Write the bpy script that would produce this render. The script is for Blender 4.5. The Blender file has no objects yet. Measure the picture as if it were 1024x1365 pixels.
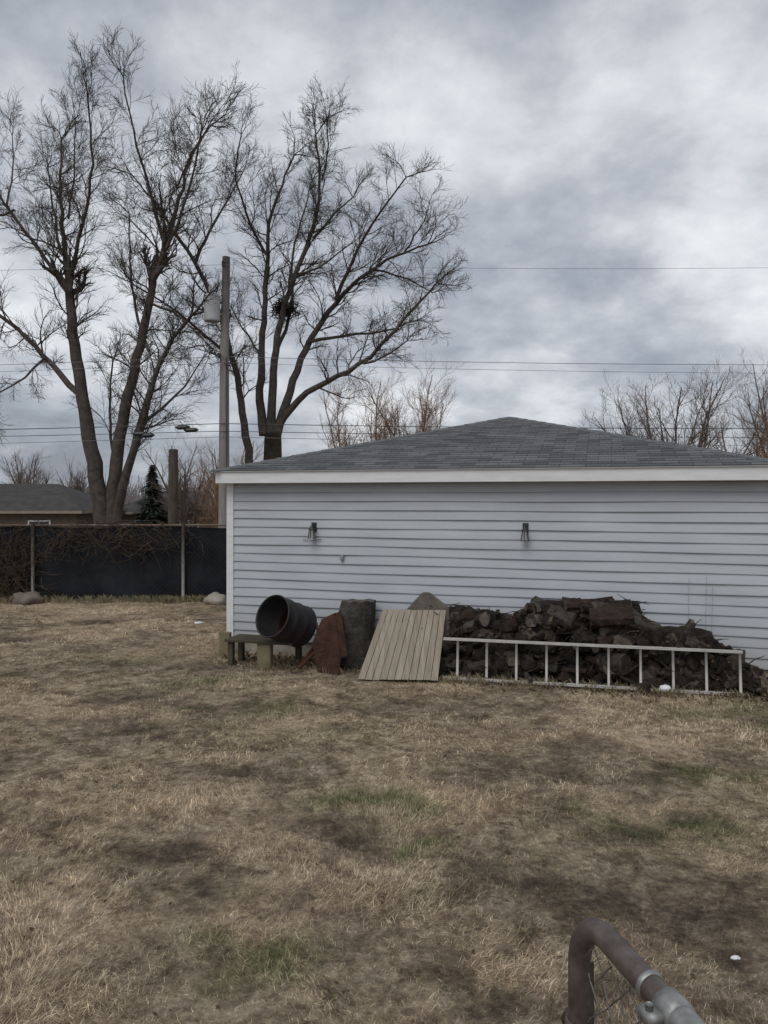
import bpy, math, random
import numpy as np
from mathutils import Vector, Matrix, Euler
random.seed(7); rng=np.random.default_rng(7)
scene=bpy.context.scene
scene.view_settings.view_transform='Standard'; scene.view_settings.look='None'; scene.view_settings.exposure=0
EYE=2.3
# ---------------------------------------------------------------- helpers
def link(ob,parent=None):
    scene.collection.objects.link(ob)
    if parent: ob.parent=parent
    return ob
def empty(name,loc=(0,0,0),rotz=0):
    e=bpy.data.objects.new(name,None); e.location=loc; e.rotation_euler=(0,0,rotz); e.empty_display_size=.2
    return link(e)
class Acc:
    def __init__(s): s.v=[];s.f=[];s.m=[];s.n=0
    def add(s,vs,fs,mi=0):
        b=s.n
        s.v.extend([tuple(map(float,p)) for p in vs]); s.n+=len(vs)
        s.f.extend([tuple(i+b for i in f) for f in fs]); s.m.extend([mi]*len(fs))
    def tube(s,pts,rad,sides=6,mi=0,cap=True,jit=0):
        P=np.asarray(pts,float); k=len(P); R=np.broadcast_to(np.asarray(rad,float),(k,))
        T=np.gradient(P,axis=0); T/= (np.linalg.norm(T,axis=1,keepdims=True)+1e-9)
        ref=np.array([0.,0,1]) if abs(T[:,2]).mean()<.9 else np.array([1.,0,0])
        A=np.cross(T,ref); A/=(np.linalg.norm(A,axis=1,keepdims=True)+1e-9); B=np.cross(T,A)
        a=np.arange(sides)*2*math.pi/sides
        rr=R[:,None]*np.ones((1,sides))
        if jit: rr=rr*(1+rng.uniform(-jit,jit,(k,sides)))
        V=P[:,None,:]+rr[:,:,None]*(np.cos(a)[None,:,None]*A[:,None,:]+np.sin(a)[None,:,None]*B[:,None,:])
        b=s.n; s.v.extend(map(tuple,V.reshape(-1,3).tolist())); s.n+=k*sides
        for i in range(k-1):
            for j in range(sides):
                j2=(j+1)%sides
                s.f.append((b+i*sides+j,b+i*sides+j2,b+(i+1)*sides+j2,b+(i+1)*sides+j)); s.m.append(mi)
        if cap and sides>3:
            s.f.append(tuple(b+j for j in range(sides))); s.m.append(mi)
            s.f.append(tuple(b+(k-1)*sides+j for j in reversed(range(sides)))); s.m.append(mi)
    def box(s,c,size,mi=0,M=None):
        x,y,z=[q/2 for q in size]; vs=[Vector((sx*x,sy*y,sz*z)) for sx in(-1,1) for sy in(-1,1) for sz in(-1,1)]
        if M is not None: vs=[M@v for v in vs]
        vs=[v+Vector(c) for v in vs]
        s.add(vs,[(0,1,3,2),(4,6,7,5),(0,4,5,1),(2,3,7,6),(0,2,6,4),(1,5,7,3)],mi)
    def obj(s,name,mats,parent=None,smooth=False,bevel=0,xf=None):
        me=bpy.data.meshes.new(name)
        v=s.v if xf is None else [xf(*p) for p in s.v]
        me.from_pydata(v,[],s.f); 
        for m in (mats if isinstance(mats,list) else [mats]): me.materials.append(m)
        me.polygons.foreach_set('material_index',s.m)
        if smooth: me.polygons.foreach_set('use_smooth',[True]*len(s.f))
        me.update()
        ob=bpy.data.objects.new(name,me)
        link(ob,parent)
        if bevel:
            b=ob.modifiers.new('b','BEVEL'); b.width=bevel; b.segments=2; b.limit_method='ANGLE'
        return ob
def mat(name):
    m=bpy.data.materials.new(name); m.use_nodes=True; nt=m.node_tree
    return m,nt,nt.nodes['Principled BSDF']
def N(nt,t,**kw):
    n=nt.nodes.new(t)
    for k,v in kw.items(): setattr(n,k,v)
    return n
def ramp(nt,stops,fac=None):
    r=N(nt,'ShaderNodeValToRGB'); cr=r.color_ramp
    while len(cr.elements)<len(stops): cr.elements.new(.5)
    for e,(p,c) in zip(cr.elements,stops):
        e.position=p; e.color=(c[0],c[1],c[2],1)
    if fac is not None: nt.links.new(fac,r.inputs[0])
    return r
def noise(nt,scale,detail=6,rough=.6,vec=None,dist=0):
    n=N(nt,'ShaderNodeTexNoise'); n.inputs['Scale'].default_value=scale; n.inputs['Detail'].default_value=detail
    n.inputs['Roughness'].default_value=rough; n.inputs['Distortion'].default_value=dist
    if vec is not None: nt.links.new(vec,n.inputs['Vector'])
    return n
def simple(name,c1,c2,scale=5,rough=.85,bump=.2,bscale=None,metal=0,stretch=None,coord='Object',dist=.02):
    m,nt,b=mat(name); tc=N(nt,'ShaderNodeTexCoord'); vec=tc.outputs[coord]
    if stretch:
        mp=N(nt,'ShaderNodeMapping'); mp.inputs['Scale'].default_value=stretch; nt.links.new(vec,mp.inputs[0]); vec=mp.outputs[0]
    n=noise(nt,scale,8,.65,vec); r=ramp(nt,[(.3,c1),(.7,c2)],n.outputs[0])
    nt.links.new(r.outputs[0],b.inputs['Base Color']); b.inputs['Roughness'].default_value=rough; b.inputs['Metallic'].default_value=metal
    if rough>.78: b.inputs['Specular IOR Level'].default_value=.2
    if bump:
        n2=noise(nt,bscale or scale*4,6,.7,vec); bp=N(nt,'ShaderNodeBump'); bp.inputs['Strength'].default_value=bump; bp.inputs['Distance'].default_value=dist
        nt.links.new(n2.outputs[0],bp.inputs['Height']); nt.links.new(bp.outputs[0],b.inputs['Normal'])
    return m
# ---------------------------------------------------------------- world
w=bpy.data.worlds.new("World"); scene.world=w; w.use_nodes=True; nt=w.node_tree; nt.nodes.clear()
out=N(nt,'ShaderNodeOutputWorld'); sky=N(nt,'ShaderNodeTexSky',sky_type='NISHITA'); sky.sun_disc=False
SUN_EL=math.radians(52); SUN_AZ=math.radians(205)
sky.sun_elevation=SUN_EL; sky.sun_rotation=SUN_AZ
bg1=N(nt,'ShaderNodeBackground'); bg1.inputs[1].default_value=.1; nt.links.new(sky.outputs[0],bg1.inputs[0])
tc=N(nt,'ShaderNodeTexCoord'); sp=N(nt,'ShaderNodeSeparateXYZ'); nt.links.new(tc.outputs['Generated'],sp.inputs[0])
def M(op,a,b=None,nt=nt):
    n=N(nt,'ShaderNodeMath',operation=op)
    for i,q in enumerate((a,b)):
        if q is None: continue
        if isinstance(q,(int,float)): n.inputs[i].default_value=q
        else: nt.links.new(q,n.inputs[i])
    return n.outputs[0]
zz=M('ADD',M('MAXIMUM',sp.outputs[2],0.0),.38)
cx=M('DIVIDE',sp.outputs[0],zz); cy=M('DIVIDE',sp.outputs[1],zz)
cb=N(nt,'ShaderNodeCombineXYZ'); nt.links.new(cx,cb.inputs[0]); nt.links.new(cy,cb.inputs[1]); cb.inputs[2].default_value=8.35
n1=noise(nt,1.2,9,.50,cb.outputs[0],.10); n2=noise(nt,4.2,8,.60,cb.outputs[0],.10)
s=M('ADD',M('MULTIPLY',n1.outputs[0],.68),M('MULTIPLY',n2.outputs[0],.32))
rc=ramp(nt,[(.39,(.27,.295,.345)),(.455,(.375,.41,.465)),(.51,(.53,.56,.61)),(.555,(.70,.725,.765)),(.615,(.90,.91,.93))],s)
bg2=N(nt,'ShaderNodeBackground'); bg2.inputs[1].default_value=1.0; nt.links.new(rc.outputs[0],bg2.inputs[0])
mx=N(nt,'ShaderNodeMixShader'); mx.inputs[0].default_value=.93
nt.links.new(bg1.outputs[0],mx.inputs[1]); nt.links.new(bg2.outputs[0],mx.inputs[2]); nt.links.new(mx.outputs[0],out.inputs[0])
sl=bpy.data.lights.new('sun','SUN'); sl.energy=1.5; sl.angle=math.radians(40); sl.color=(1,.97,.93)
so=link(bpy.data.objects.new('sun',sl))
sd=Vector((math.sin(SUN_AZ)*math.cos(SUN_EL),math.cos(SUN_AZ)*math.cos(SUN_EL),math.sin(SUN_EL)))
so.rotation_euler=sd.to_track_quat('Z','Y').to_euler(); so.location=(0,-5,20)
# ---------------------------------------------------------------- camera
cam=bpy.data.cameras.new('camera'); co=link(bpy.data.objects.new('camera',cam)); scene.camera=co
co.location=(0,0,EYE); co.rotation_euler=(math.radians(90),0,0)
cam.sensor_fit='VERTICAL'; cam.sensor_height=36; cam.lens=26.4; cam.shift_y=-.0143; cam.clip_end=3000; cam.clip_start=.05
# ---------------------------------------------------------------- ground
def gz(x,y):
    x=np.asarray(x,float); y=np.asarray(y,float)
    z=.012*np.sin(x*1.3+.4*y)+.010*np.sin(y*2.1-.7*x+1)+.007*np.sin(3.7*x+2.9*y)+.005*np.sin(6.1*y-5.3*x)+.004*np.sin(11*x+3*y)+.004*np.sin(13*y-4*x)
    d=np.clip((y-26)/18,0,1); d=d*d*(3-2*d)
    return z-1.5*d
fr_=np.random.default_rng(21)
GREEN=[(-.07,5.65,.24,.9),(.28,4.9,.13,1),(-.65,3.8,.18,.9),(1.68,5.45,.20,.6),(2.84,6.27,.25,.8),(3.6,8.0,.5,.5),(-2.2,9.3,.4,.4),(-.6,7.3,.3,.4)]+[(fr_.uniform(-8,8),fr_.uniform(5,17),fr_.uniform(.1,.4),fr_.uniform(.2,.6)) for _ in range(40)]
DIRT=[(1.63,4.25,.36,1),(1.85,5.2,.28,1),(.83,4.4,.22,.8),(-.31,5.1,.3,.9),(1.2,6.3,.45,.8),(.1,8.4,.4,.8),(-2.6,7.6,.4,.8),(-1.1,6.2,.3,.8),(2.6,3.9,.3,.8),(-.2,3.9,.2,.7),(-1.2,4.5,.16,.8),(.5,3.5,.16,.8),(-2.9,8.6,.3,.9),(-2.2,8.35,.3,.9),(-1.5,8.2,.3,.8)]+[(fr_.uniform(-8,8),fr_.uniform(3.2,17),fr_.uniform(.08,.4),fr_.uniform(.5,1)) for _ in range(130)]
STRAW=[(-.45,4.15,.3,1),(2.4,7.1,.4,1),(.5,5.5,.3,.8),(-1.7,5.7,.4,.8),(-2.4,12.0,.6,.9),(-1.6,4.0,.3,.8),(.9,7.3,.4,.8),(1.3,3.7,.2,.8),(2.2,4.9,.3,.8)]+[(fr_.uniform(-8,8),fr_.uniform(3.2,17),fr_.uniform(.1,.5),fr_.uniform(.5,1)) for _ in range(120)]
def field(x,y,L):
    wx=x+.13*np.sin(5.1*y+2*np.sin(3.3*x))+.06*np.sin(13*y+7*x)+.025*np.sin(37*x-11*y); wy=y+.13*np.sin(4.7*x+2.2*np.sin(2.9*y))+.06*np.sin(15*x-5*y)+.025*np.sin(33*y+17*x)
    o=np.zeros_like(x)
    for (a,b,r,s) in L: o=np.maximum(o,s*np.exp(-(((wx-a)/1.5)**2+(wy-b)**2)/(r*r)))
    return o
def ground_color(nt,pos):
    big=noise(nt,.45,5,.6,pos,.3); mid=noise(nt,3.4,9,.75,pos,.35); fine=noise(nt,26,8,.8,pos); md2=noise(nt,10,6,.7,pos,.3)
    pa=N(nt,'ShaderNodeMapping'); pa.inputs['Location'].default_value=(13.3,4.1,2); nt.links.new(pos,pa.inputs[0])
    g1=noise(nt,2.4,9,.78,pa.outputs[0],.2)
    r1=ramp(nt,[(.35,(.17,.132,.10)),(.43,(.31,.25,.18)),(.50,(.46,.385,.28)),(.58,(.60,.51,.38)),(.69,(.74,.655,.51))],mid.outputs[0])
    r2=ramp(nt,[(.35,(.76,.76,.76)),(.65,(1.12,1.10,1.06))],big.outputs[0])
    m1=N(nt,'ShaderNodeMixRGB',blend_type='MULTIPLY'); m1.inputs[0].default_value=1; nt.links.new(r1.outputs[0],m1.inputs[1]); nt.links.new(r2.outputs[0],m1.inputs[2])
    def attr(n_):
        q=N(nt,'ShaderNodeAttribute'); q.attribute_name=n_; return q.outputs['Fac']
    brk=ramp(nt,[(.38,(.25,.25,.25)),(.56,(1.35,1.35,1.35))],g1.outputs[0])
    def mixin(prev,at,col,k):
        f=N(nt,'ShaderNodeMath',operation='MULTIPLY'); nt.links.new(attr(at),f.inputs[0]); nt.links.new(brk.outputs[0],f.inputs[1]); f2=N(nt,'ShaderNodeMath',operation='MULTIPLY'); f2.use_clamp=True; nt.links.new(f.outputs[0],f2.inputs[0]); f2.inputs[1].default_value=k
        m=N(nt,'ShaderNodeMixRGB'); nt.links.new(f2.outputs[0],m.inputs[0]); nt.links.new(prev,m.inputs[1]); m.inputs[2].default_value=(*col,1); return m.outputs[0]
    c=mixin(m1.outputs[0],'straw',(.72,.58,.41),.8); c=mixin(c,'dirt',(.135,.104,.083),.95); c=mixin(c,'grn',(.165,.20,.085),.8)
    gf=ramp(nt,[(.53,(0,0,0)),(.68,(.45,.45,.45))],g1.outputs[0])
    m2=N(nt,'ShaderNodeMixRGB'); nt.links.new(gf.outputs[0],m2.inputs[0]); nt.links.new(c,m2.inputs[1]); m2.inputs[2].default_value=(.22,.21,.12,1)
    r3=ramp(nt,[(.3,(.42,.42,.42)),(.7,(1.42,1.42,1.42))],fine.outputs[0])
    m3=N(nt,'ShaderNodeMixRGB',blend_type='MULTIPLY'); m3.inputs[0].default_value=1; nt.links.new(m2.outputs[0],m3.inputs[1]); nt.links.new(r3.outputs[0],m3.inputs[2])
    r4=ramp(nt,[(.35,(.62,.61,.60)),(.6,(1.15,1.15,1.15))],md2.outputs[0])
    m4=N(nt,'ShaderNodeMixRGB',blend_type='MULTIPLY'); m4.inputs[0].default_value=1; nt.links.new(m3.outputs[0],m4.inputs[1]); nt.links.new(r4.outputs[0],m4.inputs[2])
    return m4.outputs[0],fine.outputs[0]
gm,nt,b=mat('ground_mat'); ge=N(nt,'ShaderNodeNewGeometry'); c,f=ground_color(nt,ge.outputs['Position'])
dk=N(nt,'ShaderNodeMixRGB',blend_type='MULTIPLY'); dk.inputs[0].default_value=1; dk.inputs[2].default_value=(.82,.79,.77,1); nt.links.new(c,dk.inputs[1])
nt.links.new(dk.outputs[0],b.inputs['Base Color']); b.inputs['Roughness'].default_value=1; b.inputs['Specular IOR Level'].default_value=.1
bp=N(nt,'ShaderNodeBump'); bp.inputs['Strength'].default_value=.9; bp.inputs['Distance'].default_value=.05
nf=noise(nt,22,8,.8,ge.outputs['Position']); nt.links.new(nf.outputs[0],bp.inputs['Height']); nt.links.new(bp.outputs[0],b.inputs['Normal'])
xs=np.unique(np.concatenate([np.linspace(-1200,-60,12),np.linspace(-60,-14,18),np.linspace(-14,14,360),np.linspace(14,60,18),np.linspace(60,1200,12)]))
ys=np.unique(np.concatenate([np.linspace(-400,-3,10),np.linspace(-3,2,12),np.linspace(2,20,260),np.linspace(20,60,40),np.linspace(60,2000,16)]))
X,Y=np.meshgrid(xs,ys); Z=gz(X,Y); nx,ny=len(xs),len(ys)
Z-=.02*field(X,Y,DIRT)
me=bpy.data.meshes.new('ground'); idx=np.arange(nx*ny).reshape(ny,nx)
F=np.stack([idx[:-1,:-1],idx[:-1,1:],idx[1:,1:],idx[1:,:-1]],-1).reshape(-1,4)
me.from_pydata(np.stack([X,Y,Z],-1).reshape(-1,3).tolist(),[],F.tolist()); me.materials.append(gm)
for nm,Lf in (('grn',GREEN),('dirt',DIRT),('straw',STRAW)):
    q_=me.attributes.new(nm,'FLOAT','POINT'); q_.data.foreach_set('value',field(X,Y,Lf).reshape(-1).astype(np.float32))
me.polygons.foreach_set('use_smooth',[True]*len(F)); link(bpy.data.objects.new('ground',me))
# ---- grass
TH=math.radians(16.5); CX,CY=-2.31,11.2
def W(lx,ly,z): return (CX+lx*math.cos(TH)+ly*math.sin(TH), CY-lx*math.sin(TH)+ly*math.cos(TH), z)
def blades(n,d0,d1,hmin,hmax,wid):
    d=np.sqrt(rng.uniform(d0*d0,d1*d1,n*1)); x=rng.uniform(-.72,.72,n)*d
    dens=.5+.25*np.sin(x*2.3+1.3*np.sin(d*1.7))+.25*np.sin(d*5.9+2*np.cos(x*4.1)+x)
    dens=np.clip(dens*(1-.9*field(x,d,DIRT))+.5*field(x,d,GREEN)+.25*field(x,d,STRAW),0,1.2); keep=rng.uniform(0,1,n)<.15+.85*dens
    x=x[keep]; d=d[keep]; dens=dens[keep]
    lx=(x-CX)*math.cos(TH)-(d-CY)*math.sin(TH); ly=(x-CX)*math.sin(TH)+(d-CY)*math.cos(TH)
    k=~((lx>0)&(lx<7.4)&(ly>-.02)&(ly<7.4)); x,d,dens=x[k],d[k],dens[k]; n=len(x)
    g=field(x,d,GREEN)
    z=gz(x,d)-.02*field(x,d,DIRT); L=rng.uniform(hmin,hmax,n)*(.5+.8*dens); lean=rng.uniform(.6,1.6,n)*(1-.45*g); az=rng.uniform(0,2*math.pi,n)+1.2*np.sin(x*1.1+d)+1.5*np.sin(3.1*x-2.3*d)
    az=np.where(rng.uniform(0,1,n)<.5,1.6*np.sin(x*2.1+1.7*d)+2*np.sin(1.3*d-x)+rng.normal(0,.5,n),az)
    tip=np.stack([np.sin(lean)*np.cos(az)*L,np.sin(lean)*np.sin(az)*L,np.cos(lean)*L],-1)
    base=np.stack([x,d,z-.004],-1); wv=np.stack([-np.sin(az+rng.uniform(-1,1,n)),np.cos(az),rng.uniform(-.3,.3,n)],-1)*wid*rng.uniform(.6,1.3,n)[:,None]
    mid=base+tip*.55+np.array([0,0,1])*(L*.10)[:,None]
    V=np.stack([base-wv,base+wv,mid+wv*.8,mid-wv*.8,base+tip],1)
    return V
Vb=np.concatenate([blades(170000,2.6,6,.022,.062,.0013),blades(140000,6,10.5,.022,.062,.0024),blades(90000,10.5,18,.025,.065,.0042)])
nb=len(Vb); me=bpy.data.meshes.new('grass'); me.vertices.add(nb*5); me.vertices.foreach_set('co',Vb.reshape(-1))
q=np.arange(nb)[:,None]*5
loops=np.concatenate([q+0,q+1,q+2,q+3,q+3,q+2,q+4],1).reshape(-1); me.loops.add(len(loops)); me.loops.foreach_set('vertex_index',loops)
me.polygons.add(nb*2); st=np.stack([np.arange(nb)*7,np.arange(nb)*7+4],-1).reshape(-1); me.polygons.foreach_set('loop_start',st)
me.polygons.foreach_set('loop_total',np.tile([4,3],nb)); me.update(calc_edges=True)
at=me.attributes.new('rnd','FLOAT','POINT'); at.data.foreach_set('value',np.repeat(rng.uniform(0,1,nb),5))
for nm,Lf in (('grn',GREEN),('dirt',DIRT),('straw',STRAW)):
    q_=me.attributes.new(nm,'FLOAT','POINT'); q_.data.foreach_set('value',np.repeat(field(Vb[:,0,0],Vb[:,0,1],Lf),5).astype(np.float32))
bm_,nt,b=mat('grass_mat'); ge=N(nt,'ShaderNodeNewGeometry'); c,f=ground_color(nt,ge.outputs['Position'])
an=N(nt,'ShaderNodeAttribute'); an.attribute_name='rnd'
rr=ramp(nt,[(0,(.5,.46,.43)),(.5,(1.02,1.0,.97)),(.85,(1.3,1.28,1.24)),(1,(1.5,1.48,1.43))],an.outputs['Fac'])
mm=N(nt,'ShaderNodeMixRGB',blend_type='MULTIPLY'); mm.inputs[0].default_value=1; nt.links.new(c,mm.inputs[1]); nt.links.new(rr.outputs[0],mm.inputs[2])
nt.links.new(mm.outputs[0],b.inputs['Base Color']); b.inputs['Roughness'].default_value=.8; b.inputs['Specular IOR Level'].default_value=.15
me.materials.append(bm_); link(bpy.data.objects.new('grass',me))
# ---------------------------------------------------------------- garage
G=7.4
gar=empty('garage',(CX,CY,0),-TH)
sid,nt,b=mat('vinyl_siding'); tc=N(nt,'ShaderNodeTexCoord')
mp=N(nt,'ShaderNodeMapping'); mp.inputs['Scale'].default_value=(.6,.6,2.2); nt.links.new(tc.outputs['Object'],mp.inputs[0])
n=noise(nt,1.3,8,.65,mp.outputs[0]); r=ramp(nt,[(.3,(.35,.37,.405)),(.7,(.44,.465,.50))],n.outputs[0])
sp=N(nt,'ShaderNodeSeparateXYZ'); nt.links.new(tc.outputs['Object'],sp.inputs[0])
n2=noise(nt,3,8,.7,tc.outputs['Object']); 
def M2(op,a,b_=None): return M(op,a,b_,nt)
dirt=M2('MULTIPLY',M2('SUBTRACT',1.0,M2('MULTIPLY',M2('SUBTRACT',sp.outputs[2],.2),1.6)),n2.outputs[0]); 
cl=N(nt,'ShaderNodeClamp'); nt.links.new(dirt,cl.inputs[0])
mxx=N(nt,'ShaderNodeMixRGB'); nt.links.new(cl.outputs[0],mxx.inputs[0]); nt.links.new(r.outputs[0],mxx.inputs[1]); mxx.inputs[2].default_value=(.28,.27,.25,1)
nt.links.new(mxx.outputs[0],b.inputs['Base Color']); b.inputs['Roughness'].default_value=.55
white=simple('white_trim',(.58,.585,.59),(.70,.705,.71),2.5,.5,.05,stretch=(1,1,6))
conc=simple('concrete',(.20,.18,.15),(.32,.30,.26),4,.95,.5)
soff=simple('soffit_vinyl',(.50,.51,.53),(.58,.59,.6),3,.6,.02)
z0=.21; z1=2.50; nc=18; h=(z1-z0)/nc
def wall_siding(L,seed):
    a=Acc(); nxs=50
    prof=[]
    for i in range(nc):
        zb=z0+i*h
        prof+= [(-.024,zb),(-.023,zb+h*.12),(-.014,zb+h*.55),(-.006,zb+h*.88),(-.003,zb+h)]
    prof.append((-.024,z1))
    vs=[];fs=[]
    for ix in range(nxs+1):
        x=L*ix/nxs
        for j,(py,pz) in enumerate(prof):
            c=j//5; wv=.0032*math.sin(x*2.1+c*1.9+seed)+.002*math.sin(x*5.3+c*.7)
            vs.append((x,py+wv,pz+.0035*math.sin(x*1.7+c)))
    k=len(prof)
    for ix in range(nxs):
        for j in range(k-1):
            fs.append((ix*k+j,(ix+1)*k+j,(ix+1)*k+j+1,ix*k+j+1))
    a.add(vs,fs); return a
for i,(ang,off) in enumerate([(0,(0,0)),(math.pi/2,(G,0)),(math.pi,(G,G)),(-math.pi/2,(0,G))]):
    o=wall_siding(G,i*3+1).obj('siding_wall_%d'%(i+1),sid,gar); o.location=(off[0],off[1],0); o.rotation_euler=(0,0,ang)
a=Acc(); a.box((G/2,G/2,.095),(G-.02,G-.02,.23)); a.obj('foundation',conc,gar,bevel=.01)
a=Acc()
for (x,y) in [(0,0),(G,0),(G,G),(0,G)]:
    sx=-1 if x==0 else 1; sy=-1 if y==0 else 1
    a.box((x-sx*.035,y+sy*.020,(z0+z1)/2),(.10,.028,z1-z0+.02)); a.box((x+sx*.024,y-sy*.035,(z0+z1)/2),(.026,.10,z1-z0+.022))
a.obj('corner_trim',white,gar,bevel=.004)
ox=.10; oy=.22; ze=2.685
a=Acc()
a.box((G/2,G/2,2.512),(G+2*ox-.03,G+2*oy-.03,.02)); a.obj('soffit',soff,gar)
a=Acc()
a.box((G/2,-oy,2.59),(G+2*ox,.022,.17)); a.box((G/2,G+oy,2.59),(G+2*ox,.022,.17))
a.box((-ox,G/2,2.59),(.022,G+2*oy-.03,.168)); a.box((G+ox,G/2,2.59),(.022,G+2*oy-.03,.168))
a.obj('fascia',white,gar,bevel=.004)
a=Acc()
for (c_,s_) in [((G/2,-oy-.012,2.678),(G+2*ox+.05,.05,.014)),((G/2,G+oy+.012,2.678),(G+2*ox+.05,.05,.014)),((-ox-.012,G/2,2.677),(.05,G+2*oy-.05,.012)),((G+ox+.012,G/2,2.677),(.05,G+2*oy-.05,.012))]: a.box(c_,s_)
a.obj('drip_edge',simple('drip_metal',(.35,.35,.36),(.45,.45,.46),3,.5,0),gar)
shm,nt,b=mat('asphalt_shingles'); uv=N(nt,'ShaderNodeUVMap')
br=N(nt,'ShaderNodeTexBrick'); br.offset=.5; br.inputs['Scale'].default_value=1; br.inputs['Brick Width'].default_value=.32; br.inputs['Row Height'].default_value=.14
br.inputs['Mortar Size'].default_value=.006; br.inputs['Color1'].default_value=(.075,.08,.085,1); br.inputs['Color2'].default_value=(.16,.163,.168,1); br.inputs['Mortar'].default_value=(.05,.05,.052,1); br.inputs['Mortar Smooth'].default_value=.3
nt.links.new(uv.outputs[0],br.inputs[0]); nn=noise(nt,30,6,.85,uv.outputs[0]); nn2=noise(nt,1.2,5,.6,uv.outputs[0])
rr=ramp(nt,[(.32,(.4,.4,.41)),(.68,(1.5,1.5,1.48))],nn.outputs[0]); rr2=ramp(nt,[(.3,(.8,.8,.8)),(.7,(1.1,1.09,1.08))],nn2.outputs[0])
m1=N(nt,'ShaderNodeMixRGB',blend_type='MULTIPLY'); m1.inputs[0].default_value=1; nt.links.new(br.outputs[0],m1.inputs[1]); nt.links.new(rr.outputs[0],m1.inputs[2])
m2=N(nt,'ShaderNodeMixRGB',blend_type='MULTIPLY'); m2.inputs[0].default_value=1; nt.links.new(m1.outputs[0],m2.inputs[1]); nt.links.new(rr2.outputs[0],m2.inputs[2])
nt.links.new(m2.outputs[0],b.inputs['Base Color']); b.inputs['Roughness'].default_value=.95; b.inputs['Specular IOR Level'].default_value=.25
bp=N(nt,'ShaderNodeBump'); bp.inputs['Strength'].default_value=.5; bp.inputs['Distance'].default_value=.01; nt.links.new(br.outputs['Fac'],bp.inputs['Height']); bp.invert=True; nt.links.new(bp.outputs[0],b.inputs['Normal'])
ap=(G/2,G/2,3.76); e_=.04
cs=[(-ox-e_,-oy-e_,ze),(G+ox+e_,-oy-e_,ze),(G+ox+e_,G+oy+e_,ze),(-ox-e_,G+oy+e_,ze)]
vs=[];fs=[];uvs=[]
rows=28
for k in range(4):
    A=Vector(cs[k]);B=Vector(cs[(k+1)%4]);P=Vector(ap); Lr=(B-A).length; Hs=((A+B)/2-P).length; nrm_=(B-A).cross(P-A).normalized()
    for i in range(rows):
        t0=i/rows;t1=(i+1)/rows
        q=[A.lerp(P,t0)+nrm_*.006,B.lerp(P,t0)+nrm_*.006,B.lerp(P,t1)+nrm_*.002,A.lerp(P,t1)+nrm_*.002]
        if i==rows-1: q[2]=q[3]=P+nrm_*.002
        bq=len(vs); vs+=q; fs.append((bq,bq+1,bq+2,bq+3)); uvs+=[(t0*Lr/2,t0*Hs),(Lr-t0*Lr/2,t0*Hs),(Lr-t1*Lr/2,t1*Hs),(t1*Lr/2,t1*Hs)]
        bq=len(vs); q=[A.lerp(P,t0)-nrm_*.002,B.lerp(P,t0)-nrm_*.002,B.lerp(P,t0)+nrm_*.006,A.lerp(P,t0)+nrm_*.006]; vs+=q; fs.append((bq,bq+1,bq+2,bq+3)); uvs+=[(0,0)]*4
me=bpy.data.meshes.new('roof'); me.from_pydata([tuple(v) for v in vs],[],fs); ul=me.uv_layers.new(name='UVMap')
for i,l in enumerate(me.loops): ul.data[i].uv=uvs[l.vertex_index]
me.materials.append(shm); link(bpy.data.objects.new('roof',me),gar)
a=Acc()
for k in range(4):
    A=Vector(cs[k]);P=Vector(ap); n_=22
    for i in range(n_):
        p0=A.lerp(P,i/n_);p1=A.lerp(P,(i+1.15)/n_) if i<n_-1 else P
        hz=Vector((-(P-A).y,(P-A).x,0)).normalized()*.11; up=Vector((0,0,.022)); dn=Vector((0,0,-.012))
        vs_=[p0-hz+dn,p0+up,p0+hz+dn,p1-hz+dn+Vector((0,0,-.006)),p1+up*.6,p1+hz+dn+Vector((0,0,-.006))]
        a.add(vs_,[(0,1,4,3),(1,2,5,4),(0,2,1)])
a.obj('hip_cap',simple('hip_cap_mat',(.08,.085,.09),(.16,.165,.17),9,.95,.4,60),gar)
# wall lights
black=simple('black_metal',(.012,.012,.013),(.03,.03,.032),8,.5,.1)
glass=simple('frosted_glass',(.20,.20,.20),(.30,.30,.30),8,.3,0)
def wall_light(lx,z):
    e=empty('wall_light',W(lx,-.03,z),-TH)
    a=Acc(); a.box((0,.005,.045),(.075,.03,.13)); a.tube([(0,0,.06),(0,-.07,.075),(0,-.085,.04)],[.010,.010,.014],8); a.tube([(0,-.085,.065),(0,-.085,.01)],[.018,.045],10)
    a.obj('bracket',black,e,bevel=.002)
    a=Acc(); a.tube([(0,-.085,.015),(0,-.085,-.04),(0,-.085,-.11)],[.030,.038,.050],12); a.obj('glass_shade',glass,e,smooth=False)
    a=Acc()
    for k in range(6):
        t=k*math.pi/3+.5; a.tube([(.034*math.cos(t),-.085+.034*math.sin(t),.02),(.055*math.cos(t),-.085+.055*math.sin(t),-.125)],.005,5)
    a.obj('cage',black,e)
wall_light(1.37,1.83); wall_light(4.37,1.85)
a=Acc(); a.box((0,0,0),(.05,.04,.075)); a.box((0,-.025,-.005),(.028,.012,.03)); a.tube([(0,.0,-.03),(.01,-.005,-.08)],.005,5)
o=a.obj('outdoor_outlet',simple('outlet_grey',(.2,.2,.21),(.3,.3,.3),9,.5,0),None,bevel=.003); o.location=W(1.8,-.04,1.45); o.rotation_euler=(0,0,-TH)
a=Acc(); a.tube([W(1.20,-.035,1.69),W(1.36,-.037,1.68),W(1.49,-.036,1.70)],.004,5); a.obj('cable',black)
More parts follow.
